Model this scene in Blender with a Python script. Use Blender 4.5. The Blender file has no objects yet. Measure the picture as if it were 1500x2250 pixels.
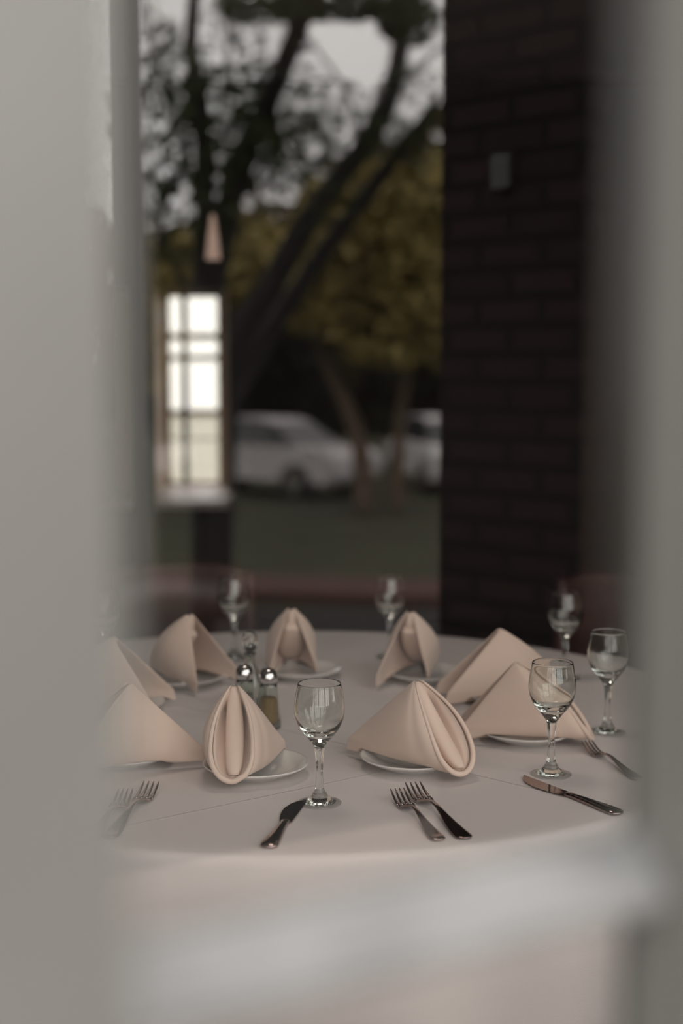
import bpy, bmesh, math, random
from mathutils import Vector, Matrix
random.seed(7)
S = bpy.context.scene
COL = S.collection
R = math.radians
PI = math.pi

# ------------------------------------------------------------------ camera
F = 3125.0
PITCH = math.atan(322 / F)
CAM = Vector((0, 0, 1.337))
cam_d = bpy.data.cameras.new('camera'); cam = bpy.data.objects.new('camera', cam_d); COL.objects.link(cam)
cam.location = CAM; cam.rotation_euler = (PI / 2 - PITCH, 0, 0)
cam_d.sensor_fit = 'VERTICAL'; cam_d.sensor_height = 36; cam_d.lens = 50
cam_d.clip_start = 0.03; cam_d.clip_end = 500
cam_d.dof.use_dof = True; cam_d.dof.focus_distance = 1.95; cam_d.dof.aperture_fstop = 2.05
S.camera = cam

# ------------------------------------------------------------------ sky and colour
SKY = 5.05
w = bpy.data.worlds.new('overcast_sky'); S.world = w; w.use_nodes = True
nt = w.node_tree
bg = nt.nodes['Background']
tc = nt.nodes.new('ShaderNodeTexCoord'); ns = nt.nodes.new('ShaderNodeTexNoise'); cr = nt.nodes.new('ShaderNodeValToRGB')
ns.inputs['Scale'].default_value = 2.2; ns.inputs['Detail'].default_value = 3
nt.links.new(tc.outputs['Generated'], ns.inputs['Vector']); nt.links.new(ns.outputs['Fac'], cr.inputs['Fac'])
cr.color_ramp.elements[0].color = (0.70, 0.63, 0.615, 1); cr.color_ramp.elements[1].color = (1.0, 0.97, 0.93, 1)
cr.color_ramp.elements[0].position = .35; cr.color_ramp.elements[1].position = .65
nt.links.new(cr.outputs['Color'], bg.inputs['Color'])
bg.inputs['Strength'].default_value = SKY
S.view_settings.view_transform = 'Standard'; S.view_settings.look = 'None'
S.view_settings.gamma = 1; S.view_settings.use_curve_mapping = False
S.view_settings.exposure = 0.0
try:
    S.cycles.use_denoising = True
    S.cycles.max_bounces = 14; S.cycles.transparent_max_bounces = 24
    S.cycles.transmission_bounces = 12; S.cycles.glossy_bounces = 8; S.cycles.diffuse_bounces = 4
    S.cycles.sample_clamp_indirect = 6
except Exception: pass

# the angled window wall the camera looks through: origin, along, outward normal
W0 = Vector((0, .441, 0)); ANG = R(30.5)
WU = Vector((math.cos(ANG), math.sin(ANG), 0)); WN = Vector((math.sin(ANG), -math.cos(ANG), 0))
def wp(s, z, t=0.0): return W0 + WU * s + WN * t + Vector((0, 0, z))

def portal(s0, s1, z0, z1):
    l = bpy.data.lights.new('daylight_portal', 'AREA'); l.shape = 'RECTANGLE'; l.size = s1 - s0; l.size_y = z1 - z0
    l.cycles.is_portal = True
    o = bpy.data.objects.new('daylight_portal', l); COL.objects.link(o)
    z = WN.copy(); x = WU.copy(); y = z.cross(x)
    m = Matrix((x, y, z)).transposed().to_4x4(); m.translation = wp((s0 + s1) / 2, (z0 + z1) / 2, .05)
    o.matrix_world = m
portal(-1.69, 2.18, .78, 2.36)

# ------------------------------------------------------------------ helpers
FWD = Vector((0, math.cos(PITCH), -math.sin(PITCH))); UP = Vector((0, math.sin(PITCH), math.cos(PITCH)))
def ray(px, py): return FWD + Vector((1, 0, 0)) * ((px - 750) / F) + UP * (-(py - 1125) / F)
def at(px, py, d): return CAM + ray(px, py) * d
def onz(px, py, z):
    r = ray(px, py); return CAM + r * ((z - CAM.z) / r.z)
def mir(p):
    q = p - W0; k = q.x * WN.x + q.y * WN.y
    return Vector((p.x - 2 * k * WN.x, p.y - 2 * k * WN.y, p.z))
def atm(px, py, d): return mir(at(px, py, d))      # a point outdoors, seen in the glass

MATS = {}
def mat(name, col, rough=.6, metal=0.0, noise=None, bump=None, spec=.5, emit=None, sheen=0):
    if name in MATS: return MATS[name]
    m = bpy.data.materials.new(name); m.use_nodes = True; MATS[name] = m
    n = m.node_tree; b = n.nodes['Principled BSDF']
    b.inputs['Base Color'].default_value = (*col, 1); b.inputs['Roughness'].default_value = rough
    b.inputs['Metallic'].default_value = metal; b.inputs['Specular IOR Level'].default_value = spec
    if sheen: b.inputs['Sheen Weight'].default_value = sheen
    t = n.nodes.new('ShaderNodeTexCoord')
    if noise:
        sc, amt = noise
        x = n.nodes.new('ShaderNodeTexNoise'); x.inputs['Scale'].default_value = sc; x.inputs['Detail'].default_value = 4
        r = n.nodes.new('ShaderNodeValToRGB')
        r.color_ramp.elements[0].position = .3; r.color_ramp.elements[1].position = .7
        r.color_ramp.elements[0].color = (*[c * (1 - amt) for c in col], 1)
        r.color_ramp.elements[1].color = (*[min(1, c * (1 + amt)) for c in col], 1)
        n.links.new(t.outputs['Object'], x.inputs['Vector']); n.links.new(x.outputs['Fac'], r.inputs['Fac'])
        n.links.new(r.outputs['Color'], b.inputs['Base Color'])
    if bump:
        sc, st = bump
        x = n.nodes.new('ShaderNodeTexNoise'); x.inputs['Scale'].default_value = sc; x.inputs['Detail'].default_value = 3
        u = n.nodes.new('ShaderNodeBump'); u.inputs['Strength'].default_value = st; u.inputs['Distance'].default_value = .002
        n.links.new(t.outputs['Object'], x.inputs['Vector']); n.links.new(x.outputs['Fac'], u.inputs['Height'])
        n.links.new(u.outputs['Normal'], b.inputs['Normal'])
    if emit:
        b.inputs['Emission Color'].default_value = (*emit[0], 1); b.inputs['Emission Strength'].default_value = emit[1]
    return m

def obj(name, bm, m, parent=None, smooth=False, mirror=False):
    if mirror:
        for v in bm.verts: v.co = mir(v.co)
        bmesh.ops.reverse_faces(bm, faces=bm.faces)
    me = bpy.data.meshes.new(name); bm.to_mesh(me); bm.free()
    if smooth: me.shade_smooth()
    me.materials.append(m)
    o = bpy.data.objects.new(name, me); COL.objects.link(o)
    if parent: o.parent = parent
    return o
def tag(o, label=None, cat=None, group=None, kind=None):
    if label: o['label'] = label
    if cat: o['category'] = cat
    if group: o['group'] = group
    if kind: o['kind'] = kind
    return o
def thing(name, label, cat, loc=(0, 0, 0), rotz=0, group=None):
    o = bpy.data.objects.new(name, None); COL.objects.link(o); o.empty_display_size = .05
    o.location = loc; o.rotation_euler = (0, 0, rotz)
    return tag(o, label, cat, group)
def struct(name, bm, m, label=None, **k):
    o = obj(name, bm, m, **k); o['kind'] = 'structure'
    if label: o['label'] = label
    return o
def copy_tree(o, parent=None):
    c = o.copy(); COL.objects.link(c); c.parent = parent
    for ch in list(o.children): copy_tree(ch, c)
    return c
def box(bm, x0, x1, y0, y1, z0, z1, M=None):
    vs = [bm.verts.new((x, y, z)) for x in (x0, x1) for y in (y0, y1) for z in (z0, z1)]
    if M is not None:
        for v in vs: v.co = M(v.co) if callable(M) else M @ v.co
    for f in ((0, 1, 3, 2), (4, 6, 7, 5), (0, 4, 5, 1), (2, 3, 7, 6), (0, 2, 6, 4), (1, 5, 7, 3)):
        bm.faces.new([vs[i] for i in f])
    return vs
def loft(bm, rings, close=True, cap0=True, cap1=True):
    rv = [[bm.verts.new(p) for p in r] for r in rings]
    n = len(rv[0])
    for a, b in zip(rv, rv[1:]):
        for i in range(n if close else n - 1):
            j = (i + 1) % n
            bm.faces.new((a[i], a[j], b[j], b[i]))
    if cap0: bm.faces.new(rv[0][::-1])
    if cap1: bm.faces.new(rv[-1])
    return rv
def lathe(bm, prof, seg=48, c=(0, 0, 0), facet=None):
    cx, cy, cz = c; rings = []
    for r, z in prof:
        rings.append([Vector((cx + max(r, 1e-5) * math.cos(2 * PI * k / seg), cy + max(r, 1e-5) * math.sin(2 * PI * k / seg), cz + z)) for k in range(seg)])
    loft(bm, rings, True, True, True)
def tube(bm, pts, rad, seg=10):
    rings = []
    n = len(pts)
    ref = Vector((0.13, 0.21, .97)).normalized()
    for i, p in enumerate(pts):
        a = pts[max(0, i - 1)]; b = pts[min(n - 1, i + 1)]
        d = (b - a).normalized()
        u = d.cross(ref)
        if u.length < .1: u = d.cross(Vector((1, 0, 0)))
        u.normalize(); v = d.cross(u).normalized()
        r = rad[i] if isinstance(rad, (list, tuple)) else rad
        rings.append([p + u * r * math.cos(2 * PI * k / seg) + v * r * math.sin(2 * PI * k / seg) for k in range(seg)])
    loft(bm, rings)
def spl(pts, n=8):
    out = []; P = [pts[0]] + list(pts) + [pts[-1]]
    for i in range(1, len(P) - 2):
        for k in range(n):
            t = k / n; a, b, c, d = P[i - 1], P[i], P[i + 1], P[i + 2]
            out.append(.5 * ((2 * b) + (c - a) * t + (2 * a - 5 * b + 4 * c - d) * t * t + (3 * b - a - 3 * c + d) * t ** 3))
    out.append(P[-2]); return out
def mod(o, kind, **k):
    m = o.modifiers.new(kind.lower(), kind)
    for a, b in k.items(): setattr(m, a, b)
    return o

# ------------------------------------------------------------------ materials
M_cloth = mat('white_table_linen', (.64, .585, .565), .85, bump=(900, .25), spec=.2)
M_skirt = M_cloth
M_napkin = mat('blush_polyester_napkin', (.70, .545, .455), .8, bump=(1400, .25), spec=.25, sheen=.2)
M_china = mat('white_glazed_china', (.66, .64, .61), .12, spec=.5)
M_steel = mat('polished_steel', (.33, .25, .235), .1, 1.0)
M_frame = mat('grey_green_window_paint', (.11, .111, .104), .35, noise=(9, .06))
M_bar = mat('sky_lit_bar_paint', (.12, .125, .125), .3, noise=(25, .25))  # window paint made paler, skylight on the bars put into the colour
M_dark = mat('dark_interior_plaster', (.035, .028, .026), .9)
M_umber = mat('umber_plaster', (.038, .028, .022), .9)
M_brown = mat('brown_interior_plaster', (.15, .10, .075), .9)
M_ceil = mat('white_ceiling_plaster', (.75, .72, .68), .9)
M_floor = mat('dark_carpet_floor', (.03, .022, .024), .95, noise=(6, .3))
M_wood = mat('mahogany_wood', (.055, .022, .018), .35, noise=(14, .3))
M_seat = mat('black_seat_vinyl', (.02, .017, .018), .5)
M_chrome = mat('chrome', (.75, .74, .72), .12, 1.0)
M_white = mat('white_window_joinery', (.62, .60, .55), .5)
M_tan = mat('tan_window_casing', (.46, .35, .25), .6)
M_bark = mat('dark_wet_bark', (.010, .008, .007), .9, noise=(5, .4))
M_bark2 = mat('brown_bark', (.12, .085, .06), .9, noise=(5, .3))
M_conc = mat('porch_concrete', (.22, .18, .16), .8, noise=(3, .15))

def glassmat(name, col, ior=1.5, rough=0.0):
    m = bpy.data.materials.new(name); m.use_nodes = True; n = m.node_tree; n.nodes.clear()
    g = n.nodes.new('ShaderNodeBsdfGlass'); g.inputs['Color'].default_value = (*col, 1)
    g.inputs['IOR'].default_value = ior; g.inputs['Roughness'].default_value = rough
    o = n.nodes.new('ShaderNodeOutputMaterial'); n.links.new(g.outputs[0], o.inputs['Surface']); return m
M_glass = glassmat('clear_crystal', (.97, .98, .97))
M_shaker = glassmat('shaker_glass', (.93, .95, .93))

def panemat():                      # clear glass: Schlick reflection on each face, the rest passes straight through
    m = bpy.data.materials.new('window_glass'); m.use_nodes = True; n = m.node_tree; n.nodes.clear()
    N = n.nodes.new; L = n.links.new
    lw = N('ShaderNodeLayerWeight'); lw.inputs['Blend'].default_value = .5
    p = N('ShaderNodeMath'); p.operation = 'POWER'; p.inputs[1].default_value = 5; L(lw.outputs['Facing'], p.inputs[0])
    ma = N('ShaderNodeMath'); ma.operation = 'MULTIPLY_ADD'; ma.inputs[1].default_value = .95; ma.inputs[2].default_value = .078
    L(p.outputs[0], ma.inputs[0])
    t = N('ShaderNodeBsdfTransparent'); t.inputs['Color'].default_value = (.985, .99, .985, 1)
    g = N('ShaderNodeBsdfGlossy'); g.inputs['Roughness'].default_value = 0
    mx = N('ShaderNodeMixShader'); L(ma.outputs[0], mx.inputs[0]); L(t.outputs[0], mx.inputs[1]); L(g.outputs[0], mx.inputs[2])
    o = N('ShaderNodeOutputMaterial'); L(mx.outputs[0], o.inputs['Surface']); return m
M_pane = panemat()

def brickmat(name, c1, c2, mortar, bw=.215, bh=.076):
    m = bpy.data.materials.new(name); m.use_nodes = True; n = m.node_tree; b = n.nodes['Principled BSDF']
    b.inputs['Roughness'].default_value = .9; b.inputs['Specular IOR Level'].default_value = .2
    t = n.nodes.new('ShaderNodeTexCoord'); mp = n.nodes.new('ShaderNodeUVMap')
    k = n.nodes.new('ShaderNodeTexBrick')
    k.inputs['Scale'].default_value = 1; k.inputs['Brick Width'].default_value = bw; k.inputs['Row Height'].default_value = bh
    k.inputs['Mortar Size'].default_value = .013; k.inputs['Color1'].default_value = (*c1, 1)
    k.inputs['Color2'].default_value = (*c2, 1); k.inputs['Mortar'].default_value = (*mortar, 1)
    n.links.new(mp.outputs['UV'], k.inputs['Vector']); n.links.new(k.outputs['Color'], b.inputs['Base Color'])
    return m
def uvbox(o):                        # metre-scaled UVs from position and face normal
    me = o.data; uv = me.uv_layers.new(name='UVMap')
    for p in me.polygons:
        nn = p.normal; up = Vector((0, 0, 1))
        if abs(nn.z) > .8: a, b = Vector((1, 0, 0)), Vector((0, 1, 0))
        else: a = up.cross(nn).normalized(); b = up
        for li in p.loop_indices:
            c = me.vertices[me.loops[li].vertex_index].co
            uv.data[li].uv = (c.dot(a), c.dot(b))
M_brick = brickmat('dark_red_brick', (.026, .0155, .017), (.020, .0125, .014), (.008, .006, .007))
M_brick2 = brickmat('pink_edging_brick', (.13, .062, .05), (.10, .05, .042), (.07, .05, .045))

# ================================================================== STRUCTURE
RX, LX, BY = 2.03, -3.4, 7.7
A2 = wp(-2.5, 0); B2 = wp((RX - W0.x) / WU.x, 0)
# floor and ceiling
def poly(pts, z0, z1):
    bm = bmesh.new(); loft(bm, [[Vector((p[0], p[1], z0)) for p in pts], [Vector((p[0], p[1], z1)) for p in pts]])
    bmesh.ops.recalc_face_normals(bm, faces=bm.faces); return bm
room = [(A2.x, A2.y), (B2.x, B2.y), (RX, BY), (LX, BY), (LX, A2.y)]
struct('floor', poly(room, -.1, 0), M_floor)
struct('ceiling', poly(room, 2.8, 2.9), M_ceil)
def wall_box(name, x0, x1, y0, y1, z0, z1, m):
    bm = bmesh.new(); box(bm, x0, x1, y0, y1, z0, z1); return struct(name, bm, m)
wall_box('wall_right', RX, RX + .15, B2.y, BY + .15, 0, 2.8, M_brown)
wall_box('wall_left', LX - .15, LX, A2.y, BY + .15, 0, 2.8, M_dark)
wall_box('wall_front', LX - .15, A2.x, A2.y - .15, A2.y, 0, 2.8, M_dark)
# back wall with a window opening
BYI = 7.5
def xb(px): return at(px, 803, 7.58).x
def zb(py): return at(420, py, 7.58).z
bx0, bx1, bz0, bz1 = xb(345), xb(495), zb(1062), zb(650)
WT = .42; YG = BYI + WT
def xg(px): return at(px, 803, YG + .02).x
def zg(py): return at(420, py, YG + .08).z
bz0 = zg(1062); bz1 = zg(656) + .02
bm = bmesh.new()
box(bm, LX, bx0, BYI, BYI + WT, 0, 2.8); box(bm, bx1 + .012, xb(752), BYI, BYI + WT, 0, 2.8)
box(bm, bx0, bx1 + .012, BYI, BYI + WT, 0, bz0 - .03); box(bm, bx0, bx1 + .012, BYI, BYI + WT, bz1, 2.8)
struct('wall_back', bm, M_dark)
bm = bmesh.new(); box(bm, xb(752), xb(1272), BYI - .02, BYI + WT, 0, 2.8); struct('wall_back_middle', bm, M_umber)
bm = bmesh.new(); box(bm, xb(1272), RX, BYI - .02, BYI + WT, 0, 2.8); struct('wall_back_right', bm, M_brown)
def back_window():
    bm = bmesh.new(); y0, y1 = YG - .05, YG
    fr = bx1 + .012
    box(bm, bx0, bx0 + .035, y0, y1, bz0, bz1); box(bm, xg(482), fr, y0, y1, bz0, bz1)
    box(bm, bx0, fr, y0, y1, bz0, bz0 + .02); box(bm, bx0, fr, y0, y1, bz1 - .02, bz1)
    for py, h in ((741, 7), (787, 6), (906, 7), (962, 2)):
        box(bm, bx0 + .035, xg(482), y0 + .01, y1 - .01, zg(py + h), zg(py - h))
    o = struct('window_2', bm, M_tan, 'bright far window with tan frame in the back wall')
    bm = bmesh.new(); box(bm, bx0 - .012, bx0 + .004, BYI - .02, y0, bz0, bz1); box(bm, fr - .004, fr + .012, BYI - .02, y0, bz0, bz1)
    obj('jamb', bm, mat('pale_tan_jamb', (.62, .50, .38), .6), o)
    bm = bmesh.new(); box(bm, xg(404), xg(415), y0 - .02, y1 + .02, bz0, bz1); obj('mullion', bm, M_dark, o)
    bm = bmesh.new(); box(bm, bx0 + .035, xg(482), y0 + .02, y0 + .026, bz0 + .02, bz1 - .02); obj('glass_pane', bm, M_pane, o)
    yf = 6.86
    bm = bmesh.new(); box(bm, at(205, 803, yf).x, BYI and at(500, 803, yf).x, yf, BYI - .02, bz0 - .03, bz0); box(bm, bx0, fr, BYI - .02, y1, bz0 - .03, bz0)
    obj('window_sill', bm, mat('pinkish_ledge', (.62, .50, .46), .5), o)
back_window()
bm = bmesh.new(); box(bm, xb(256), xb(300), BYI - .05, BYI, bz0, bz1); struct('trim_2', bm, M_tan)

# dark grey post behind the table, thin black pole beyond it
bm = bmesh.new()
pc = at(312, 900, 5.0); hw = .036
box(bm, pc.x - hw, pc.x + hw, pc.y - .04, pc.y + .04, 0, 2.8)
struct('trim_post', bm, mat('grey_post_paint', (.05, .052, .05), .6), 'slim grey post behind the table')

# the window the camera looks through
def wbox(bm, s0, s1, z0, z1, t0, t1, bev=0, horiz=True):
    """bar of the window; bev narrows the outer face like glazing putty"""
    r0 = [wp(s0, z0, t0), wp(s1, z0, t0), wp(s1, z1, t0), wp(s0, z1, t0)]
    a = bev if not horiz else 0; b = bev if horiz else 0
    r1 = [wp(s0 + a, z0 + b, t1), wp(s1 - a, z0 + b, t1), wp(s1 - a, z1 - b, t1), wp(s0 + a, z1 - b, t1)]
    loft(bm, [r0, r1]); 
BARZ = [1.157 + .40 * k for k in (0, 1, 2)]
WZ0, WZ1 = .72, 2.4
for k in (0, 1, 2, -1, -2):
    o0 = .77 * k; bm = bmesh.new()
    for (sa, sb, ia, ib) in ((-.14, -.080, 0, .0085), (.569, .629, .0085, 0)):      # stiles, moulded on the glass side
        wbox(bm, sa + o0, sb + o0, WZ0, WZ1, -.022, .0)
        loft(bm, [[wp(sa + o0, z, 0), wp(sb + o0, z, 0), wp(sb - ib + o0, z, .043), wp(sa + ia + o0, z, .043)] for z in (WZ0, WZ1)])
    wbox(bm, -.08 + o0, .569 + o0, WZ0, WZ0 + .08, -.022, .022); wbox(bm, -.08 + o0, .569 + o0, WZ1 - .06, WZ1, -.022, .022)
    for s in (.124, .352):
        for (ta, tb) in ((0, .030), (0, -.014)): wbox(bm, s + o0, s + .028 + o0, WZ0 + .08, WZ1 - .06, ta, tb, .007, False)
    for z in BARZ:
        wbox(bm, -.08 + o0, .569 + o0, z - .013, z + .013, 0, -.014, .008, True)
    bmesh.ops.recalc_face_normals(bm, faces=bm.faces)
    n = {0: 1, 1: 3, -1: 4, -2: 5, 2: 6}[k]
    o = struct('window_%d' % n, bm, M_frame, 'grey-green divided window right in front, its bars far out of focus' if k == 0 else 'grey-green divided window beside the near one')
    bm = bmesh.new(); wbox(bm, -.08 + o0, .569 + o0, WZ0 + .08, WZ1 - .06, -.0015, .0015); bmesh.ops.recalc_face_normals(bm, faces=bm.faces)
    obj('glass_pane', bm, M_pane, o)
    bm = bmesh.new()                       # outer glazing bars, skylight painted in as a paler tone, tops tilted to catch sky
    for z in BARZ:
        for (a_, b_) in ((-.08, .124), (.150, .352), (.378, .569)):
            s0, s1 = a_ + o0, b_ + o0
            loft(bm, [[wp(q, z + .012, .0016), wp(q, z - .011, .0016), wp(q, z - .011, .019), wp(q, z - .007, .019)] for q in (s0, s1)])
    bmesh.ops.recalc_face_normals(bm, faces=bm.faces); obj('glazing_bar', bm, M_bar, o)
# wall around these windows
bm = bmesh.new(); s_end = (RX - W0.x) / WU.x
for (s0, s1, z0, z1) in ((-2.5, s_end, 0, WZ0), (-2.5, s_end, WZ1, 2.8), (-2.5, -1.68, WZ0, WZ1), (2.169, s_end + .08, WZ0, WZ1)):
    wbox(bm, s0, s1, z0, z1, -.10, .06)
bmesh.ops.recalc_face_normals(bm, faces=bm.faces)
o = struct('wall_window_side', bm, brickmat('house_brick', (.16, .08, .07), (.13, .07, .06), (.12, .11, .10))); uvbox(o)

# ---- outside: porch, ground, terrace beyond the back window
bm = bmesh.new()
r = [wp(-7, 0, .06), wp(5.5, 0, .06), wp(5.5, 0, 3.1), wp(-7, 0, 3.1)]
loft(bm, [[p + Vector((0, 0, -.25)) for p in r], [p + Vector((0, 0, -.02)) for p in r]]); bmesh.ops.recalc_face_normals(bm, faces=bm.faces)
struct('porch_floor', bm, M_conc)
bm = bmesh.new()
r = [wp(-7, 0, .06), wp(5.5, 0, .06), wp(5.5, 0, .55), wp(-7, 0, .55)]
loft(bm, [[p + Vector((0, 0, 2.95)) for p in r], [p + Vector((0, 0, 3.1)) for p in r]]); bmesh.ops.recalc_face_normals(bm, faces=bm.faces)
struct('roof_eave', bm, mat('porch_boards', (.20, .19, .17), .8))
GZ = -1.15
bm = bmesh.new(); box(bm, -140, 140, -140, 140, GZ - .2, GZ)
struct('ground', bm, mat('lawn', (.030, .033, .010), .95, noise=(.5, .45)))
bm = bmesh.new(); box(bm, -14, 14, BYI + .5, 75, GZ, GZ + .06)
struct('terrace', bm, mat('terrace_paving', (.165, .155, .12), .9, noise=(4, .1)))
bm = bmesh.new(); box(bm, -30, 30, 75, 75.3, GZ, 5)
struct('garden_wall', bm, mat('white_stucco', (.7, .7, .68), .9))
bm = bmesh.new(); box(bm, LX - .1, RX + .1, B2.y, BY - .05, GZ, -.11); struct('foundation', bm, M_conc)

lt = thing('added_fill_light', 'added round fill light above the table, out of view', 'lamp', (-.1, 2.5, 2.8))  # added out-of-view lamp that brightens the tabletop
bm = bmesh.new(); lathe(bm, [(0, -.05), (.27, -.05), (.30, -.04), (.30, 0), (0, 0)], 40); obj('housing', bm, M_white, lt)
bm = bmesh.new(); lathe(bm, [(0, -.062), (.22, -.060), (.265, -.051), (0, -.0505)], 40); obj('diffuser', bm, mat('fill_light_diffuser', (.8, .8, .8), .5, emit=((1, .86, .72), 1.5)), lt)
ld = bpy.data.lights.new('added_fill_glow', 'AREA'); ld.shape = 'DISK'; ld.size = .5; ld.energy = 4.5; ld.color = (1, .88, .80)
lo = bpy.data.objects.new('added_fill_glow', ld); COL.objects.link(lo); lo.parent = lt; lo.location = (0, 0, -.07)

# ================================================================== TABLE
TZ = .75; TC = Vector((-.077, 2.389, 0)); TR = .735
t = thing('round_table', 'round dining table hidden under the white cloth', 'table', TC)
bm = bmesh.new(); lathe(bm, [(0, .70), (TR - .03, .70), (TR - .015, .715), (TR - .015, .735), (TR - .03, .742), (0, .742)], 64); obj('tabletop', bm, M_wood, t)
bm = bmesh.new(); lathe(bm, [(0, .0), (.30, .0), (.28, .03), (.06, .07), (.045, .2), (.045, .60), (.10, .70), (0, .70)], 32); obj('pedestal', bm, M_wood, t)
def cloth():
    bm = bmesh.new(); n = 288
    def rip(a): return .5 * math.sin(9 * a + .6) + .3 * math.sin(14 * a + 1.9) + .25 * math.sin(23 * a + .3)
    rings = []
    prof = [(.02, TZ), (.15, TZ), (.3, TZ), (.45, TZ), (.6, TZ), (.7, TZ), (TR - .012, TZ), (TR - .004, TZ - .0015), (TR, TZ - .006), (TR + .002, TZ - .014)]
    for r, z in prof: rings.append([(r, z)] * n)
    for k in range(1, 19):
        f = k / 18; z = TZ - .014 - .70 * f
        rings.append([(TR + .002 + .03 * f + (.012 + .05 * f) * f ** .5 * 1.5 * (rip(2 * PI * i / n)) * min(1, f * 3), z) for i in range(n)])
    pr = [[Vector((TC.x + r * math.cos(2 * PI * i / n), TC.y + r * math.sin(2 * PI * i / n), z)) for i, (r, z) in enumerate(rg)] for rg in rings]
    loft(bm, pr, True, True, False)
    o = obj('tablecloth', bm, M_cloth, smooth=True)
    mod(o, 'SOLIDIFY', thickness=.0012, offset=-1)
    # pressed creases across the top
    n_ = M_cloth.node_tree; b = n_.nodes['Principled BSDF']; old = b.inputs['Normal'].links[0].from_node
    geo = n_.nodes.new('ShaderNodeNewGeometry'); heights = None
    def crease(p, q, wdt=.0016):
        nonlocal heights
        d = (q - p).normalized(); nn = Vector((-d.y, d.x, 0))
        dt = n_.nodes.new('ShaderNodeVectorMath'); dt.operation = 'DOT_PRODUCT'; dt.inputs[1].default_value = nn
        n_.links.new(geo.outputs['Position'], dt.inputs[0])
        sb = n_.nodes.new('ShaderNodeMath'); sb.operation = 'SUBTRACT'; sb.inputs[1].default_value = p.dot(nn); n_.links.new(dt.outputs['Value'], sb.inputs[0])
        ab = n_.nodes.new('ShaderNodeMath'); ab.operation = 'ABSOLUTE'; n_.links.new(sb.outputs[0], ab.inputs[0])
        mr = n_.nodes.new('ShaderNodeMapRange'); mr.inputs['From Min'].default_value = 0; mr.inputs['From Max'].default_value = wdt
        mr.inputs['To Min'].default_value = 1; mr.inputs['To Max'].default_value = 0; mr.interpolation_type = 'SMOOTHSTEP'
        n_.links.new(ab.outputs[0], mr.inputs['Value'])
        if heights is None: heights = mr.outputs[0]
        else:
            ad = n_.nodes.new('ShaderNodeMath'); ad.operation = 'ADD'; n_.links.new(heights, ad.inputs[0]); n_.links.new(mr.outputs[0], ad.inputs[1]); heights = ad.outputs[0]
    crease(onz(300, 1812, TZ), onz(800, 1706, TZ)); crease(onz(430, 1560, TZ), onz(1320, 1770, TZ))
    u = n_.nodes.new('ShaderNodeBump'); u.inputs['Distance'].default_value = .002; u.inputs['Strength'].default_value = .9
    n_.links.new(heights, u.inputs['Height']); n_.links.new(old.outputs['Normal'], u.inputs['Normal']); n_.links.new(u.outputs['Normal'], b.inputs['Normal'])
    return o
tag(cloth(), 'white linen tablecloth over the round table, hanging in soft folds', 'tablecloth')

# ------------------------------------------------------------------ plate
def plate_mesh():
    bm = bmesh.new()
    lathe(bm, [(0, .003), (.036, .003), (.040, .0), (.043, .0), (.045, .004), (.060, .009), (.0745, .0165), (.0765, .0182), (.0760, .0196),
               (.0735, .0190), (.060, .0125), (.048, .0075), (.040, .0065), (0, .006)], 64)
    me = bpy.data.meshes.new('bread_plate'); bm.to_mesh(me); bm.free(); me.shade_smooth(); me.materials.append(M_china); return me
ME_plate = plate_mesh()

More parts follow.
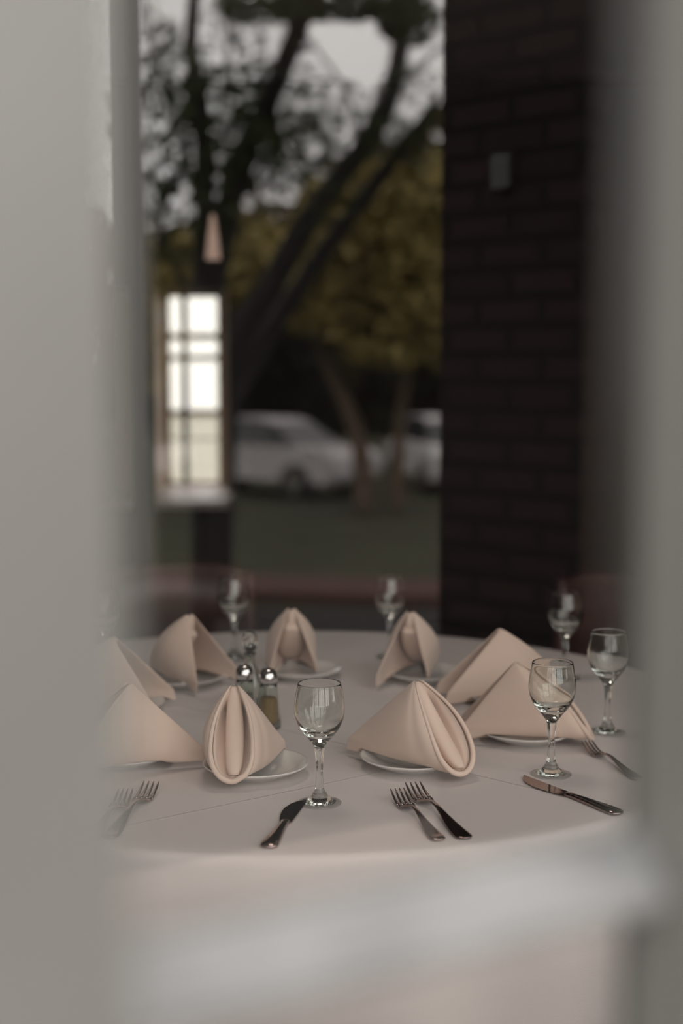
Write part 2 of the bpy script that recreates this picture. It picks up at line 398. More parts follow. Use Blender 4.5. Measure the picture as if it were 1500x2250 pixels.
# ------------------------------------------------------------------ napkin folded into a standing pyramid, mouth towards -Y
def napkin_mesh(seed=0, by=-.09, cl=(-.06, .085), cr=(.06, .085), mouth=.0285, hA=.120, po=(0, 0)):
    rnd = random.Random(seed); bm = bmesh.new()
    A = Vector((0, 0, hA)); B = Vector((0, by, .003))
    NT, NU = 34, 26
    def lipx(tt, mo):
        if tt < .70: return mo * math.sin(PI / 2 * tt / .70) ** .85
        return mo * max(0, 1 - ((tt - .70) / .30) ** 2.3) ** .5
    def base(x, y):                       # rests on the plate rim, droops beyond it
        q = math.hypot(x - po[0], y - po[1]); f = min(1, max(0, (q - .0785) / .020)); f = f * f * (3 - 2 * f)
        return .0090 - .0195 * f
    def lip(tt, mo, sgn):
        L = A.lerp(B, tt); L.x += sgn * (lipx(tt, mo) + .003 * (1 - tt))
        L.y -= .012 * math.sin(PI * tt) ; L.z += .006 * math.sin(PI * tt)
        return L
    mos = {}
    for sgn in (1, -1):
        cc = cr if sgn > 0 else cl; mo = mouth * (1 + .1 * rnd.uniform(-1, 1)); mos[sgn] = mo
        C = Vector((cc[0], cc[1], 0)); Ct = Vector((cc[0] * .96, cc[1] * .96, .018))
        rings = []
        for i in range(NT + 1):
            tt = .02 + .98 * (1 - (1 - i / NT) ** 1.35)
            L = lip(tt, mo, sgn)
            if tt < .86: P1 = A.lerp(Ct, tt / .86)
            else: P1 = Ct.lerp(C, (tt - .86) / .14)
            P1.x += sgn * .004 * (1 - tt)
            d = (P1 - L); d.z = 0; d.normalize(); nrm = Vector((d.y, -d.x, 0))
            if nrm.x * sgn < 0: nrm = -nrm
            T = (.0030 + .0105 * min(1, tt * 1.8)); row_o, row_i = [], []
            for j in range(NU + 1):
                u = .5 - .5 * math.cos(PI * j / NU)
                p = L.lerp(P1, u)
                bul = .013 * math.sin(PI * u ** .8) * math.sin(PI * min(1, tt * .95)) * (1 - .5 * u)
                crease = -.0022 * math.exp(-((u - .17) / .05) ** 2) * math.sin(PI * min(1, tt * .9))
                p = p + nrm * (bul + crease + .0014 * math.sin(6 * u + 4 * tt + sgn + seed) * tt)
                e = (1 - abs(2 * u - 1) ** 4) ** .5 if 0 < j < NU else 0
                th = T * ((1 - u) * 1.0 + u * .62) * .5
                a, b = p + nrm * th * e, p - nrm * th * e
                for q in (a, b): q.z = max(q.z, base(q.x, q.y))
                row_o.append(a); row_i.append(b)
            rings.append(row_o + row_i[1:-1][::-1])
        loft(bm, rings)
    # rolled hem that runs down one side of the mouth, round the bottom and up the other
    hem = []
    for k in range(61):
        f = -1 + 2 * k / 60; sg = 1 if f > 0 else -1; tt = .03 + .97 * (1 - abs(f) ** 1.6)
        q = lip(tt, mos[sg], sg); q.z = max(q.z, base(q.x, q.y) + .0035); hem.append(q + Vector((0, .001, 0)))
    tube(bm, hem, [.0018 + .0022 * (1 - abs(-1 + 2 * k / 60) ** 2) for k in range(61)], 10)
    # inner fold closing the mouth behind the flap
    rings = []
    for i in range(NT + 1):
        tt = .05 + .94 * i / NT; row, rb = [], []
        for k in range(17):
            f = -1 + 2 * k / 16; sg = 1 if f > 0 else -1
            Lp = lip(tt, mos[sg], sg); Lp.x *= .9
            dep = .050 * min(1, tt * 2.6) ** 1.5 * math.sin(PI * tt ** .9) ** .7 * (1 - abs(f) ** 5)
            p = Vector((Lp.x * abs(f) * .98, Lp.y + .006 + dep, Lp.z)); p.z = max(p.z, base(p.x, p.y))
            row.append(p); rb.append(p + Vector((0, .0022, 0)))
        rings.append(row + rb[::-1])
    loft(bm, rings)
    # rolled flap standing in the mouth
    rings = []
    for i in range(NT + 1):
        t = .035 + .905 * i / NT
        c = A.lerp(B, t) + Vector((-.0015 + .003 * math.sin(2.2 * t), .004 + .012 * math.sin(PI * t) - .004 * t, 0))
        w_ = (.0058 + .0072 * math.sin(PI * min(1, t * .78 + .04))) * (1 if t > .14 else .4 + 4.3 * t); dp = w_ * .8
        if t > .85: w_ *= 1 - .35 * (t - .85) / .1
        ring = []
        for k in range(20):
            a = 2 * PI * k / 20
            q = c + Vector((w_ * math.cos(a), dp * math.sin(a) + (.010 * math.sin(PI * t) if math.sin(a) > .3 else 0), -dp * .3 * math.sin(a)))
            q.z = max(q.z, base(q.x, q.y) + .0005); ring.append(q)
        rings.append(ring)
    loft(bm, rings)
    bmesh.ops.recalc_face_normals(bm, faces=bm.faces)
    me = bpy.data.meshes.new('folded_napkin'); bm.to_mesh(me); bm.free(); me.shade_smooth(); me.materials.append(M_napkin); return me
NAP = [(1, -.090, (-.034, .08), (.074, .075)), (2, -.104, (-.052, .108), (.05, .10)), (3, -.120, (-.022, .085), (.055, .09)),
          (4, -.11, (-.03, .112), (.05, .10)), (5, -.09, (-.05, .065), (.034, .112)), (6, -.09, (-.045, .055), (.045, .10)),
          (7, -.095, (-.045, .088), (.07, .10)), (8, -.10, (-.08, .078), (.04, .10)), (9, -.086, (-.05, .09), (.032, .106))]

# apex pixel, facing angle (0 = towards camera, + to the right), mesh, label
AZ = TZ + .132
naps = [((515, 1503), (562, 1680), 2, 0, 'beige pyramid napkin with its open mouth facing out, left of the nearest wine glass', 'small white plate under the nearest open-mouthed napkin, left of the front wine glass'),
        ((917, 1492), (905, 1664), 35, 1, 'beige pyramid napkin right of the nearest wine glass, its fold opening to the right', 'small white plate under the napkin behind the front pair of forks'),
        ((1132, 1452), (1157, 1606), 80, 2, 'beige pyramid napkin seen side-on behind the second wine glass', 'small white plate under the side-on napkin behind the second wine glass'),
        ((1098, 1380), (1108, 1524), 106, 3, 'beige pyramid napkin seen side-on, behind the one at the second wine glass', 'white plate under the blurred napkin far right, half hidden'),
        ((900, 1342), (936, 1478), 163, 4, 'blurred beige napkin on the far side, right of centre, split down the middle', 'white plate at the far side of the table, right of centre'),
        ((640, 1335), (662, 1471), 184, 5, 'blurred narrow beige napkin on the far side, its two legs set apart', 'white plate at the far side of the table, left of centre'),
        ((418, 1348), (402, 1488), 226, 6, 'blurred wide beige napkin at the far left, left of the far left wine glass', 'white plate under the wide napkin at the far left'),
        ((247, 1398), (262, 1546), 250, 7, 'beige napkin behind the largest left one, partly veiled by the window bar', 'white plate under the farther napkin by the left window bar'),
        ((285, 1498), (272, 1654), -64, 8, 'large beige pyramid napkin at the left, half veiled by the blurred window bar', 'white plate under the large left napkin, half veiled by the window bar')]
for (px, ppx, ang, mi, lab, plab) in naps:
    p = onz(px[0], px[1], AZ); a = R(ang)
    back = Vector((-math.sin(a), math.cos(a), 0))
    c = p.copy(); c.z = 0
    pl = bpy.data.objects.new('bread_plate', ME_plate); COL.objects.link(pl)
    pc_ = onz(ppx[0], ppx[1], TZ + .015); pl.location = (pc_.x, pc_.y, TZ + .0002)
    tag(pl, plab, 'plate', 'small white plates around the table')
    lo_ = Matrix.Rotation(-a, 3, 'Z') @ Vector((pc_.x - c.x, pc_.y - c.y, 0))
    n = bpy.data.objects.new('folded_napkin', napkin_mesh(*NAP[mi], po=(lo_.x, lo_.y))); COL.objects.link(n)
    n.location = (c.x, c.y, TZ + .0118); n.rotation_euler = (0, 0, a)
    tag(n, lab, 'napkin', 'pyramid-folded napkins around the table')

# ------------------------------------------------------------------ wine glass
def wineglass():
    root = thing('wine_glass', 'x', 'wine glass', group='wine glasses on the table')
    def surf(name, prof, seg=64, facet=None, sub=1):
        bm = bmesh.new(); rings = []
        for idx, (r_, z) in enumerate(prof):
            ring = []; fc = facet[idx] if facet else 0
            for k in range(seg):
                a = 2 * PI * k / seg; q = ((a + PI / 8) % (PI / 4)) - PI / 8
                rr = max(r_, 2e-5) * (1 - fc + fc * math.cos(PI / 8) / math.cos(q) * 1.03)
                ring.append(Vector((rr * math.cos(a), rr * math.sin(a), z)))
            rings.append(ring)
        loft(bm, rings, True, False, False)
        o = obj(name, bm, M_glass, root, True)
        if sub: mod(o, 'SUBSURF', levels=sub, render_levels=sub)
        return o
    # one continuous skin: foot, stem, bowl outside, rim, bowl inside
    surf('foot', [(0, .0022), (.010, .0019), (.022, .0010), (.0285, .0003), (.0297, .0010), (.0299, .0018), (.0290, .0026), (.026, .0034), (.020, .0050), (.0160, .0066), (.0157, .0074)])
    surf('stem', [(.0157, .0074), (.0150, .0082), (.0118, .0105), (.0100, .0135), (.0098, .0150), (.0080, .0162), (.0066, .0200), (.0057, .026), (.0050, .036), (.0046, .046), (.0050, .058), (.0060, .069), (.0070, .0755), (.0074, .078)],
         64, [0, 0, 0, .2, .3, .6, 1, 1, 1, 1, 1, .9, .4, 0])
    surf('bowl', [(.0074, .078), (.0090, .0812), (.0140, .0885), (.0212, .0962), (.0273, .1042), (.0318, .115), (.0339, .125), (.0342, .1315), (.0334, .142), (.0315, .153), (.0294, .1640), (.0290, .1654),
                  (.0284, .1657), (.0280, .1648), (.0302, .153), (.0322, .142), (.0330, .1315), (.0326, .125), (.0303, .1155), (.0250, .1060), (.0170, .0995), (.0085, .0965), (0, .0958)])
    return root
wg = wineglass()
RZ = TZ + .165
gl = [(onz(702, 1766, TZ), 'clear stemmed wine glass nearest the camera, between the two sharp napkins', 0),
      (onz(1210, 1703, TZ), 'clear stemmed wine glass at the right, its foot behind a knife', 0),
      (onz(1243, 1302, RZ), 'blurred wine glass with bright glints against the dark brick, behind the right one', 0),
      (onz(1338, 1388, RZ), 'faint wine glass at the far right, half lost behind the right window bar', 0),
      (onz(857, 1268, RZ), 'faint blurred wine glass on the far side, behind the split napkin', 0),
      (onz(513, 1270, RZ), 'blurred wine glass at the far side, behind the salt and pepper shakers', 0),
      (onz(222, 1298, RZ), 'faint far wine glass showing through the edge of the left window bar', 0),
      (onz(148, 1470, RZ), 'near left wine glass almost lost behind the left window bar', 0)]
for i, (p, lab, _) in enumerate(gl):
    g = wg if i == 0 else copy_tree(wg)
    g.location = (p.x, p.y, TZ + .0002); g['label'] = lab; g.rotation_euler = (0, 0, i * .37)

# ------------------------------------------------------------------ cutlery (lying along +Y, origin at handle end)
def strip(bm, st, th_prof=None, seg=12):
    """lofted bar: stations (y, halfwidth, zcentre, halfthick)"""
    rings = []
    for y, hw, z, ht in st:
        rings.append([Vector((hw * math.copysign(abs(math.cos(a)) ** .7, math.cos(a)), y, z + ht * math.copysign(abs(math.sin(a)) ** .8, math.sin(a)))) for a in [2 * PI * k / seg + .001 for k in range(seg)]])
    loft(bm, rings); 
def make_fork():
    root = thing('fork', 'x', 'fork', group='forks laid on the cloth')
    bm = bmesh.new()
    strip(bm, [(0, .0015, .0045, .0008), (.0015, .0060, .0045, .0014), (.005, .0098, .0044, .0018), (.013, .0112, .0042, .0018), (.03, .0103, .0045, .0017), (.055, .0078, .0065, .0018), (.08, .0050, .0100, .0019),
               (.105, .0034, .0135, .0020), (.122, .0030, .0135, .0020), (.130, .0036, .0122, .0017), (.137, .0062, .0100, .0013), (.142, .0100, .0080, .0012)], seg=16)
    bmesh.ops.recalc_face_normals(bm, faces=bm.faces); obj('handle', bm, M_steel, root, True)
    bm = bmesh.new()
    strip(bm, [(.1405, .0085, .0086, .0011), (.145, .0112, .0068, .0011), (.150, .0122, .0055, .0010), (.157, .0124, .0050, .0010), (.160, .0124, .0052, .0009)], seg=16)
    for k in range(4):
        cx = -.0107 + .00713 * k; rings = []
        for y, hw, z in ((.157, .00255, .0050), (.168, .0022, .0056), (.180, .0019, .0080), (.190, .0016, .0112), (.198, .0013, .0146), (.2035, .0007, .0172)):
            xx = cx * (1 - .06 * (y - .157) / .05)
            rings.append([Vector((xx + hw * sx, y, z + .0009 * sz)) for sx, sz in ((-1, -.6), (-.6, -1), (.6, -1), (1, -.6), (1, .6), (.6, 1), (-.6, 1), (-1, .6))])
        loft(bm, rings)
    bmesh.ops.recalc_face_normals(bm, faces=bm.faces); obj('tines', bm, M_steel, root, True)
    return root
def make_knife():
    root = thing('table_knife', 'x', 'knife', group='knives laid on the cloth')
    bm = bmesh.new()
    strip(bm, [(0, .002, .0042, .001), (.0015, .0075, .0044, .0022), (.005, .0108, .0046, .0034), (.014, .0115, .0048, .0040), (.035, .0100, .0048, .0042), (.065, .0073, .0048, .0042), (.09, .0058, .0048, .0038), (.103, .0058, .0048, .0034), (.107, .0070, .0048, .0026)], seg=20)
    bmesh.ops.recalc_face_normals(bm, faces=bm.faces); obj('handle', bm, M_steel, root, True)
    bm = bmesh.new()
    # blade: belly to the left, straight spine to the right, ending in a point
    L = .108; rings = []
    for f in [k / 22 for k in range(23)]:
        y = .106 + L * f
        xl = -(.0082 + .0066 * math.sin(PI * min(1, f * 1.1)) ** 1) if f < .62 else -(.0082 + .0046 * math.sin(PI * min(1, .62 * 1.1)) * 1.12)* max(.0, 1 - ((f - .62) / .38) ** 1.9) + .0095 * ((f - .62) / .38) ** 1.9
        xr = .0085 + .0022 * f
        if xl > xr - .0006: xl = xr - .0006
        z = .0040; rings.append([Vector((xl, y, z)), Vector((xl * .3 + xr * .7, y, z + .0005)), Vector((xr, y, z + .0009)), Vector((xr, y, z - .0009)), Vector((xl * .3 + xr * .7, y, z - .0005))])
    loft(bm, rings); bmesh.ops.recalc_face_normals(bm, faces=bm.faces); obj('blade', bm, M_steel, root)
    return root
def lay(root, tip, end, z=TZ + .0002, L=None, dz=0):
    a = onz(*end, TZ + .004); b = onz(*tip, TZ + .012); d = b - a
    root.location = (a.x, a.y, z + dz); root.rotation_euler = (0, 0, math.atan2(-d.x, d.y)); root.scale = (min(1.05, d.length / .205 + .02), d.length / .205, .9)
fk = make_fork(); kn = make_knife()
for i, (tip, end, lab, dz) in enumerate([((872, 1738), (966, 1846), 'left one of the two forks in front of the right-hand sharp napkin', 0),
                                     ((906, 1724), (1024, 1842), 'right one of the two forks in front of the right-hand sharp napkin, slightly tucked under', 0),
                                     ((333, 1722), (238, 1842), 'right one of the two forks by the left window bar', 0),
                                     ((277, 1738), (196, 1852), 'left one of the two forks by the left window bar, nearly veiled', 0),
                                     ((1288, 1632), (1405, 1712), 'fork at the right edge of the table, fading behind the window bar', 0)]):
    g = fk if i == 0 else copy_tree(fk)
    lay(g, tip, end); g['label'] = lab
for i, (tip, end, lab) in enumerate([((660, 1745), (588, 1862), 'steel table knife lying in front of the nearest wine glass'),
                                     ((1148, 1697), (1362, 1788), 'steel table knife lying across the foot of the right wine glass')]):
    g = kn if i == 0 else copy_tree(kn)
    lay(g, tip, end); g['label'] = lab

# ------------------------------------------------------------------ shakers in the middle of the table
def shaker(px, py, name, fill, lab, h=.098):
    p = onz(px, py, TZ); root = thing(name, lab, 'shaker', (p.x, p.y, TZ + .0002), group=None)
    bm = bmesh.new()
    lathe(bm, [(0, 0), (.0195, 0), (.0205, .002), (.0195, .02), (.0165, .05), (.0145, .068), (.0138, .078), (.0128, .078), (.0132, .068), (.015, .05), (.0175, .02), (.018, .006), (0, .005)], 32)
    obj('glass_body', bm, M_shaker, root, True)
    bm = bmesh.new(); lathe(bm, [(0, .0055), (.0172, .0065), (.0168, .02), (.0146, .05), (0, .0505)], 32); obj('contents', bm, fill, root, True)
    bm = bmesh.new(); lathe(bm, [(0, .076), (.0148, .076), (.0150, .084), (.0138, .091), (.0095, h - .001), (.004, h + .001), (0, h + .001)], 32); obj('cap', bm, M_chrome, root, True)
    return root
shaker(590, 1600, 'pepper_shaker', mat('ground_pepper', (.34, .20, .07), .9, noise=(600, .4)), 'glass pepper shaker with amber brown contents and chrome cap, behind the nearest napkin')
shaker(538, 1590, 'salt_shaker', mat('table_salt', (.42, .39, .36), .9), 'glass salt shaker with chrome cap, left of the pepper shaker')
p = onz(550, 1556, TZ)
root = thing('oil_cruet', 'clear glass cruet with a round stopper, behind the salt and pepper shakers', 'cruet', (p.x, p.y, TZ + .0002))
bm = bmesh.new(); lathe(bm, [(0, 0), (.024, 0), (.026, .004), (.025, .04), (.018, .062), (.009, .076), (.0085, .092), (.011, .096), (.0095, .096), (.007, .090), (.0075, .076), (.016, .060), (.0228, .038), (.023, .006), (0, .005)], 32)
obj('glass_body', bm, M_shaker, root, True)
bm = bmesh.new(); lathe(bm, [(0, .088), (.006, .088), (.0065, .098), (.008, .100), (.0125, .108), (.0140, .117), (.0118, .127), (.006, .133), (0, .134)], 32)
obj('stopper', bm, M_shaker, root, True)

# ------------------------------------------------------------------ chairs
def chair():
    root = thing('dining_chair', 'x', 'chair', group='dark dining chairs around the table')
    bm = bmesh.new(); v = box(bm, -.21, .21, -.21, .21, .42, .47); bmesh.ops.bevel(bm, geom=bm.edges[:], offset=.018, segments=3, affect='EDGES'); obj('seat', bm, M_seat, root, True)
    bm = bmesh.new(); rings = []
    for k in range(13):                      # upholstered back, bowed, rounded shoulders
        f = k / 12; x = -.20 + .40 * f; y = -.225 - .035 * math.sin(PI * f); top = .815 - .03 * abs(2 * f - 1) ** 4
        rings.append([Vector((x, y - .012, .54)), Vector((x, y + .014, .54)), Vector((x, y + .014 - .015, top - .012)), Vector((x, y - .0 - .015, top)), Vector((x, y - .012 - .015, top - .012))])
    loft(bm, rings); bmesh.ops.recalc_face_normals(bm, faces=bm.faces); obj('backrest', bm, M_wood, root, True)
    for sx in (-1, 1):
        bm = bmesh.new(); tube(bm, spl([Vector((sx * .19, -.24, 0)), Vector((sx * .19, -.205, .44)), Vector((sx * .19, -.23, .79))], 6), .016, 12); obj('leg', bm, M_wood, root, True)
        bm = bmesh.new(); tube(bm, [Vector((sx * .18, .19, 0)), Vector((sx * .18, .18, .43))], [.012, .017], 12); obj('leg', bm, M_wood, root, True)
    bm = bmesh.new()
    box(bm, -.18, .18, .17, .19, .38, .42); box(bm, -.18, .18, -.21, -.19, .38, .42); box(bm, -.19, -.17, -.19, .17, .38, .42); box(bm, .17, .19, -.19, .17, .38, .42)
    obj('seat_frame', bm, M_wood, root)
    return root
ch = chair()
chairs = [((.40, 1.20), 36, 'dark red-brown chair at the near right, low behind the window bar'),
          ((-.41, 3.50), 186, 'dark chair on the far side of the table, behind the left-hand far napkins'),
          ((.60, 3.33), 146, 'dark chair on the far side of the table, behind the side-on napkins')]
for i, (xy, ang, lab) in enumerate(chairs):
    g = ch if i == 0 else copy_tree(ch)
    g.location = (xy[0], xy[1], .0005); g.rotation_euler = (0, 0, R(ang)); g['label'] = lab

# ------------------------------------------------------------------ pendant lamp deep in the room
p = at(468, 570, 5.5)
root = thing('pendant_lamp', 'small dim pendant lamp with a pale conical shade, above the bright far window', 'lamp', (p.x, p.y, p.z))
bm = bmesh.new(); lathe(bm, [(.026, 0), (.029, .0), (.022, .07), (.012, .14), (.008, .17), (.006, .17), (.010, .14), (.020, .07)], 32); obj('lamp_shade', bm, mat('glowing_shade', (.75, .55, .45), .4, emit=((1, .66, .52), .28)), root, True)
bm = bmesh.new(); tube(bm, [Vector((0, 0, .165)), Vector((0, 0, 2.8 - p.z))], .004, 8); obj('cord', bm, M_dark, root)
bm = bmesh.new(); lathe(bm, [(0, .01), (.008, .02), (.011, .035), (.008, .055), (0, .06)], 16); obj('bulb', bm, mat('warm_bulb', (.9, .7, .5), .4, emit=((1, .62, .4), 3)), root, True)

# ================================================================== OUTDOORS, seen mirrored in the glass
# brick pillar
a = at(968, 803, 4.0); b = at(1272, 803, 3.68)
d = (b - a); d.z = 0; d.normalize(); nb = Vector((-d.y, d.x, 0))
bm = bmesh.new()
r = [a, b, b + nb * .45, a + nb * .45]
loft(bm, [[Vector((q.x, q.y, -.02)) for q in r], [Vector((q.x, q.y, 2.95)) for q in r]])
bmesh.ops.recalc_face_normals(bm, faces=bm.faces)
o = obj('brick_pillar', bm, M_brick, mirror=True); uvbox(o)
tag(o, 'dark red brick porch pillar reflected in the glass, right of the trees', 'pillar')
q = at(1112, 378, 3.80)
bm = bmesh.new(); qa = q - d * .03; qb = q + d * .03
loft(bm, [[Vector((e.x, e.y, z)) for e in (qa - nb * .03, qb - nb * .03, qb + nb * .03, qa + nb * .03)] for z in (q.z - .045, q.z + .045)]); bmesh.ops.recalc_face_normals(bm, faces=bm.faces)
o = obj('wall_socket_box', bm, mat('grey_box_paint', (.05, .052, .045), .6), mirror=True); tag(o, 'small grey electrical box on the brick pillar', 'electrical box')

q0 = at(252, 803, 4.2); q1 = at(312, 803, 4.2)
bm = bmesh.new(); box(bm, q0.x, q1.x, q0.y - .04, q0.y + .04, -.02, 2.95)
o = obj('porch_post', bm, mat('grey_porch_paint', (.06, .063, .06), .6), mirror=True); tag(o, 'slim grey porch post reflected beside the left window bar, left of the trees', 'post')

# trees: multi-stem trunks given as pixel polylines with a depth and a width in pixels
def stems(bm, paths, D):
    for pts, wpx in paths:
        P = [at(x, y, D + dd) for x, y, dd in pts]
        pp = spl(P, 6); n = len(pp); r0 = wpx[0] / 2 / F * D; r1 = wpx[1] / 2 / F * D
        tube(bm, pp, [r0 + (r1 - r0) * i / (n - 1) for i in range(n)], 8)
def leaves(bm, blobs, size, rnd):
    for (cx, cy, rx, ry, D, dd, n) in blobs:
        for _ in range(n):
            while True:
                u, v = rnd.uniform(-1, 1), rnd.uniform(-1, 1)
                if u * u + v * v < 1: break
            c = at(cx + u * rx, cy + v * ry, D + rnd.uniform(-dd, dd)); s = size * rnd.uniform(.6, 1.4)
            ax = Vector((rnd.uniform(-1, 1), rnd.uniform(-1, 1), rnd.uniform(-.8, .4))).normalized(); bx = ax.orthogonal().normalized()
            bx.rotate(Matrix.Rotation(rnd.uniform(0, PI), 3, ax))
            cx_ = ax.cross(bx).normalized()
            vs = [bm.verts.new(c + ax * s), bm.verts.new(c + bx * s * .4 + cx_ * s * .08), bm.verts.new(c - ax * s), bm.verts.new(c - bx * s * .4 + cx_ * s * .08)]
            bm.faces.new(vs)
def leafmat(name, col, amt=.35):
    m = mat(name, col, .7, noise=(1.2, amt), spec=.2); return m
M_leafA = leafmat('dark_green_leaves', (.032, .042, .014)); M_leafB = leafmat('olive_leaves', (.25, .20, .07), .55); M_leafC = leafmat('deep_evergreen_leaves', (.010, .012, .008))
def tree(lab, paths, D, blobs, size, bark, lm, seed, name='leafy_tree'):
    root = thing(name, lab, 'tree')
    base = at(*paths[0][0][0][:2], D); g = mir(Vector((base.x, base.y, GZ))); root.location = g
    bm = bmesh.new(); stems(bm, paths, D)
    for v in bm.verts: v.co = mir(v.co) - g
    bmesh.ops.reverse_faces(bm, faces=bm.faces); obj('trunk', bm, bark, root, True)
    if blobs:
        bm = bmesh.new(); leaves(bm, blobs, size, random.Random(seed))
        for v in bm.verts: v.co = mir(v.co) - g
        obj('foliage', bm, lm, root)
    return root
def gy(D): return 1125 + F * ((CAM.z - GZ) / D - math.sin(PITCH)) / math.cos(PITCH)
tree('reflected near tree with a dark upright trunk and thin dark leaves, left of the glass', [([(448, gy(11), 0), (447, 800, 0), (446, 640, 0), (450, 430, 0), (440, 220, 0), (420, 100, .3), (432, -60, .5)], (58, 30)),
      ([(447, 700, 0), (490, 500, 0), (540, 330, 0), (600, 200, -.3), (690, -30, -.5)], (74, 40)), ([(440, 690, 0), (350, 500, .3), (400, 370, .4), (415, 300, .4)], (16, 22)),
      ([(440, 300, 0), (340, 120, .5), (310, -40, .6)], (12, 8)), ([(560, 290, 0), (500, 120, .3), (520, -40, .4)], (14, 8)), ([(470, 520, 0), (600, 330, 0), (700, 250, 0)], (16, 8))],
     11, [(560, 10, 90, 40, 10.5, .5, 260), (740, 10, 170, 35, 10.5, .6, 620), (900, 40, 70, 60, 10.5, .5, 330), (380, 260, 160, 150, 11, 1, 500), (520, 130, 180, 120, 11, 1, 330), (600, 330, 140, 90, 11, 1, 500), (400, 470, 130, 120, 11, 1, 420), (330, 250, 90, 240, 11, 1, 420), (500, 300, 110, 160, 11, 1, 420)], .055, M_bark, M_leafA, 1)
tree('reflected leaning tree with two long dark diagonal stems', [([(470, gy(14), 0), (500, 830, 0), (600, 620, 0), (700, 450, 0), (800, 320, 0), (860, 200, 0), (885, 60, 0), (900, -60, 0)], (76, 34)),
      ([(490, 900, 0), (560, 780, .3), (600, 720, .4), (720, 540, .5), (850, 370, .6), (960, 230, .6)], (54, 34)),
      ([(800, 320, 0), (760, 200, 0), (680, 90, 0)], (12, 7)), ([(860, 200, 0), (950, 120, 0), (1010, 60, 0)], (12, 7))],
     14, [(680, 210, 130, 40, 14, 1, 260), (740, 300, 200, 60, 14, 1, 700), (900, 260, 90, 120, 14, 1, 420), (620, 420, 180, 90, 14, 1.2, 420)], .05, M_bark, M_leafA, 2, 'leaning_tree')
tree('reflected olive-leaved tree standing farther off, before the dark pillar edge', [([(800, gy(24), 0), (790, 980, 0), (755, 880, 0), (715, 790, 0), (690, 690, 0)], (46, 26)), ([(870, gy(24), 0), (880, 900, 0), (905, 780, 0), (900, 640, 0)], (30, 18)),
      ([(700, 780, 0), (800, 650, 0), (960, 480, 0)], (24, 16))],
     24, [(820, 480, 170, 130, 24, 2, 1700), (860, 660, 150, 150, 24, 2, 1900), (680, 620, 180, 110, 24, 2, 1300), (560, 560, 140, 80, 24, 2, 500), (1000, 560, 120, 260, 24, 2, 1500), (380, 600, 120, 90, 24, 2, 450), (170, 640, 130, 180, 24, 2, 900), (315, 740, 110, 120, 24, 2, 700)], .16, M_bark2, M_leafB, 3, 'olive_tree')
tree('reflected far brownish tree, closing the view behind the olive tree', [([(620, gy(42), 0), (600, 700, 0), (560, 400, 0)], (40, 20))], 42,
     [(850, 450, 160, 130, 42, 2, 1000), (600, 560, 260, 110, 42, 2, 1100), (1100, 450, 260, 260, 42, 2, 1600), (300, 600, 160, 120, 42, 2, 600), (700, 720, 300, 110, 42, 2, 2200)], .30, M_bark2, leafmat('brown_olive_leaves', (.13, .10, .045), .4), 5, 'backdrop_tree')
tree('reflected black evergreen bush behind the silver car', [([(610, gy(35), 0), (612, 960, 0), (615, 800, 0)], (40, 25))], 35,
     [(610, 850, 140, 110, 35, 1.5, 3200), (560, 780, 120, 90, 35, 1.5, 1600), (700, 860, 60, 80, 35, 1.5, 900), (860, 850, 70, 100, 35, 1.5, 1300), (420, 850, 120, 140, 35, 1.5, 1800), (970, 850, 60, 120, 35, 1.5, 900)], .26, M_bark, M_leafC, 4, 'evergreen_bush')
# far hedge closing the horizon
bm = bmesh.new(); leaves(bm, [(900, 860, 900, 90, 52, 1.5, 9000)], .5, random.Random(9)); 
o = obj('hedge', bm, M_leafC, mirror=True); tag(o, 'long dark hedge closing the view behind the parked cars', 'hedge')

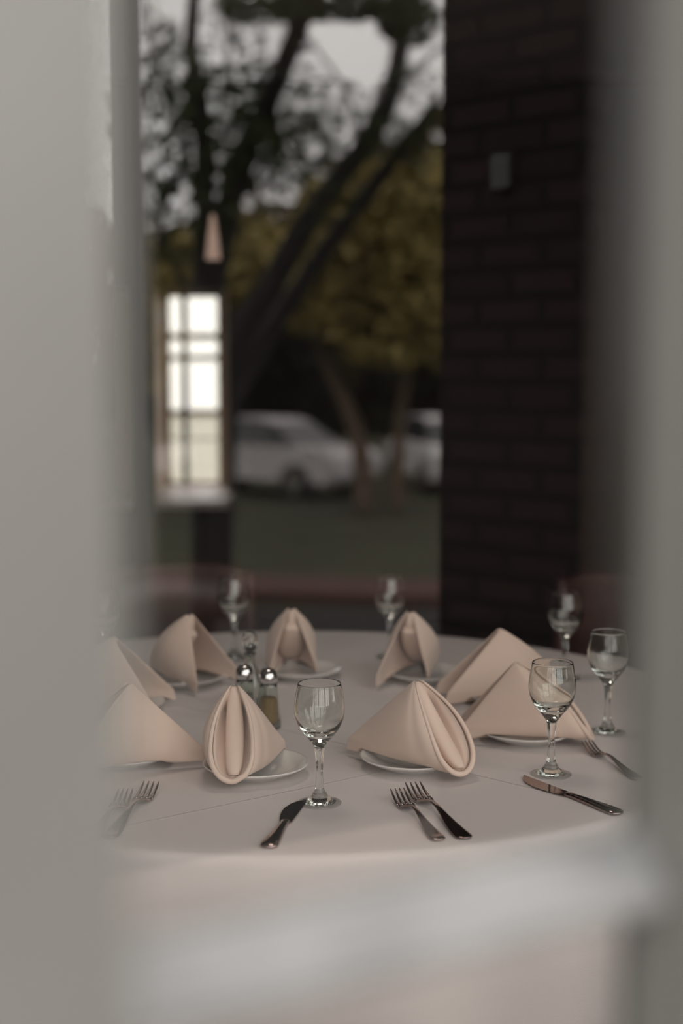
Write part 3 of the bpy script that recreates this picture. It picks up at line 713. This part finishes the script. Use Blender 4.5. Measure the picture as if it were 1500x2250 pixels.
# parked cars
def car(px, D, rot, body_m, lab):
    root = thing('parked_car', lab, 'car', group='parked cars')
    p = at(px, 1000, D); g = mir(Vector((p.x, p.y, GZ))); root.location = (g.x, g.y, GZ + .001); root.rotation_euler = (0, 0, rot)
    # side profile (x along length)
    low = [(-2.2, .35), (-2.25, .55), (-2.18, .80), (-1.9, .92), (-1.0, .98), (1.25, .98), (1.95, .92), (2.2, .75), (2.22, .45), (2.1, .30)]
    bm = bmesh.new(); rings = []
    for y, k in ((-.86, .97), (-.80, 1), (.80, 1), (.86, .97)): rings.append([Vector((x * k, y, .6 + (z - .6) * k)) for x, z in low])
    loft(bm, rings); bmesh.ops.recalc_face_normals(bm, faces=bm.faces); obj('body', bm, body_m, root)
    bm = bmesh.new(); rings = []
    cab = [(-1.75, .95), (-1.15, 1.38), (-.7, 1.45), (.3, 1.45), (.65, 1.38), (1.3, .95)]
    for y, dz in ((-.74, 0), (.74, 0)): rings.append([Vector((x, y * (1 if z < 1 else .82), z)) for x, z in cab])
    loft(bm, rings); bmesh.ops.recalc_face_normals(bm, faces=bm.faces); obj('windows', bm, mat('dark_car_glass', (.03, .035, .04), .08), root)
    bm = bmesh.new(); rings = []
    roof = [(-1.17, 1.385), (-.7, 1.47), (.3, 1.47), (.67, 1.385)]
    for y in (-.62, .62): rings.append([Vector((x, y, z)) for x, z in roof] + [Vector((x, y, z - .03)) for x, z in roof[::-1]])
    loft(bm, rings); bmesh.ops.recalc_face_normals(bm, faces=bm.faces); obj('roof', bm, body_m, root)
    for wx in (-1.35, 1.35):
        for wy in (-.80, .80):
            bm = bmesh.new(); bmesh.ops.create_cone(bm, cap_ends=True, segments=24, radius1=.32, radius2=.32, depth=.2, matrix=Matrix.Translation((wx, wy, .32)) @ Matrix.Rotation(PI / 2, 4, 'X'))
            wv = obj('wheel', bm, mat('tyre_rubber', (.02, .02, .02), .8), root)
            bm = bmesh.new(); bmesh.ops.create_cone(bm, cap_ends=True, segments=20, radius1=.19, radius2=.16, depth=.22, matrix=Matrix.Translation((wx, wy, .32)) @ Matrix.Rotation(PI / 2, 4, 'X'))
            obj('hubcap', bm, M_chrome, wv)
    for wy in (-.6, .6):
        bm = bmesh.new(); box(bm, 2.12, 2.22, wy - .16, wy + .16, .62, .76); obj('headlight', bm, mat('lamp_glass', (.7, .7, .7), .1), root)
    return root
M_silver = mat('silver_car_paint', (.66, .62, .63), .3, .15); M_whitep = mat('white_car_paint', (.75, .72, .72), .3)
car(585, 28, ANG * 2 + R(35), M_silver, 'silver car parked beyond the lawn, reflected in the glass left of centre')
car(985, 29, ANG * 2 + R(80), M_whitep, 'white car parked beyond the lawn, partly hidden by the brick pillar')
q0, q1 = at(-900, 1125, 14.4), at(2600, 1125, 14.4); q2, q3 = at(1500, 1125, 4.8), at(-200, 1125, 4.8)
bm = bmesh.new(); loft(bm, [[Vector((q.x, q.y, GZ)) for q in (q0, q1, q2, q3)], [Vector((q.x, q.y, GZ + .03)) for q in (q0, q1, q2, q3)]]); bmesh.ops.recalc_face_normals(bm, faces=bm.faces)
struct('planting_bed', bm, mat('dark_mulch', (.010, .008, .006), .95, noise=(8, .4)), mirror=True)
# brick edging of the bed by the lawn
a = at(250, 1255, 15.2); b = at(1000, 1290, 14.6)
a.z = b.z = 0; d = (b - a).normalized(); nb = Vector((-d.y, d.x, 0))
bm = bmesh.new(); r = [a - d * 3, b + d * 3, b + d * 3 + nb * 1.2, a - d * 3 + nb * 1.2]
loft(bm, [[Vector((q.x, q.y, GZ)) for q in r], [Vector((q.x, q.y, GZ + .12)) for q in r]]); bmesh.ops.recalc_face_normals(bm, faces=bm.faces)
o = obj('brick_edging', bm, M_brick2, mirror=True); uvbox(o); tag(o, 'low pink brick edging along the lawn, reflected behind the far wine glass', 'edging')
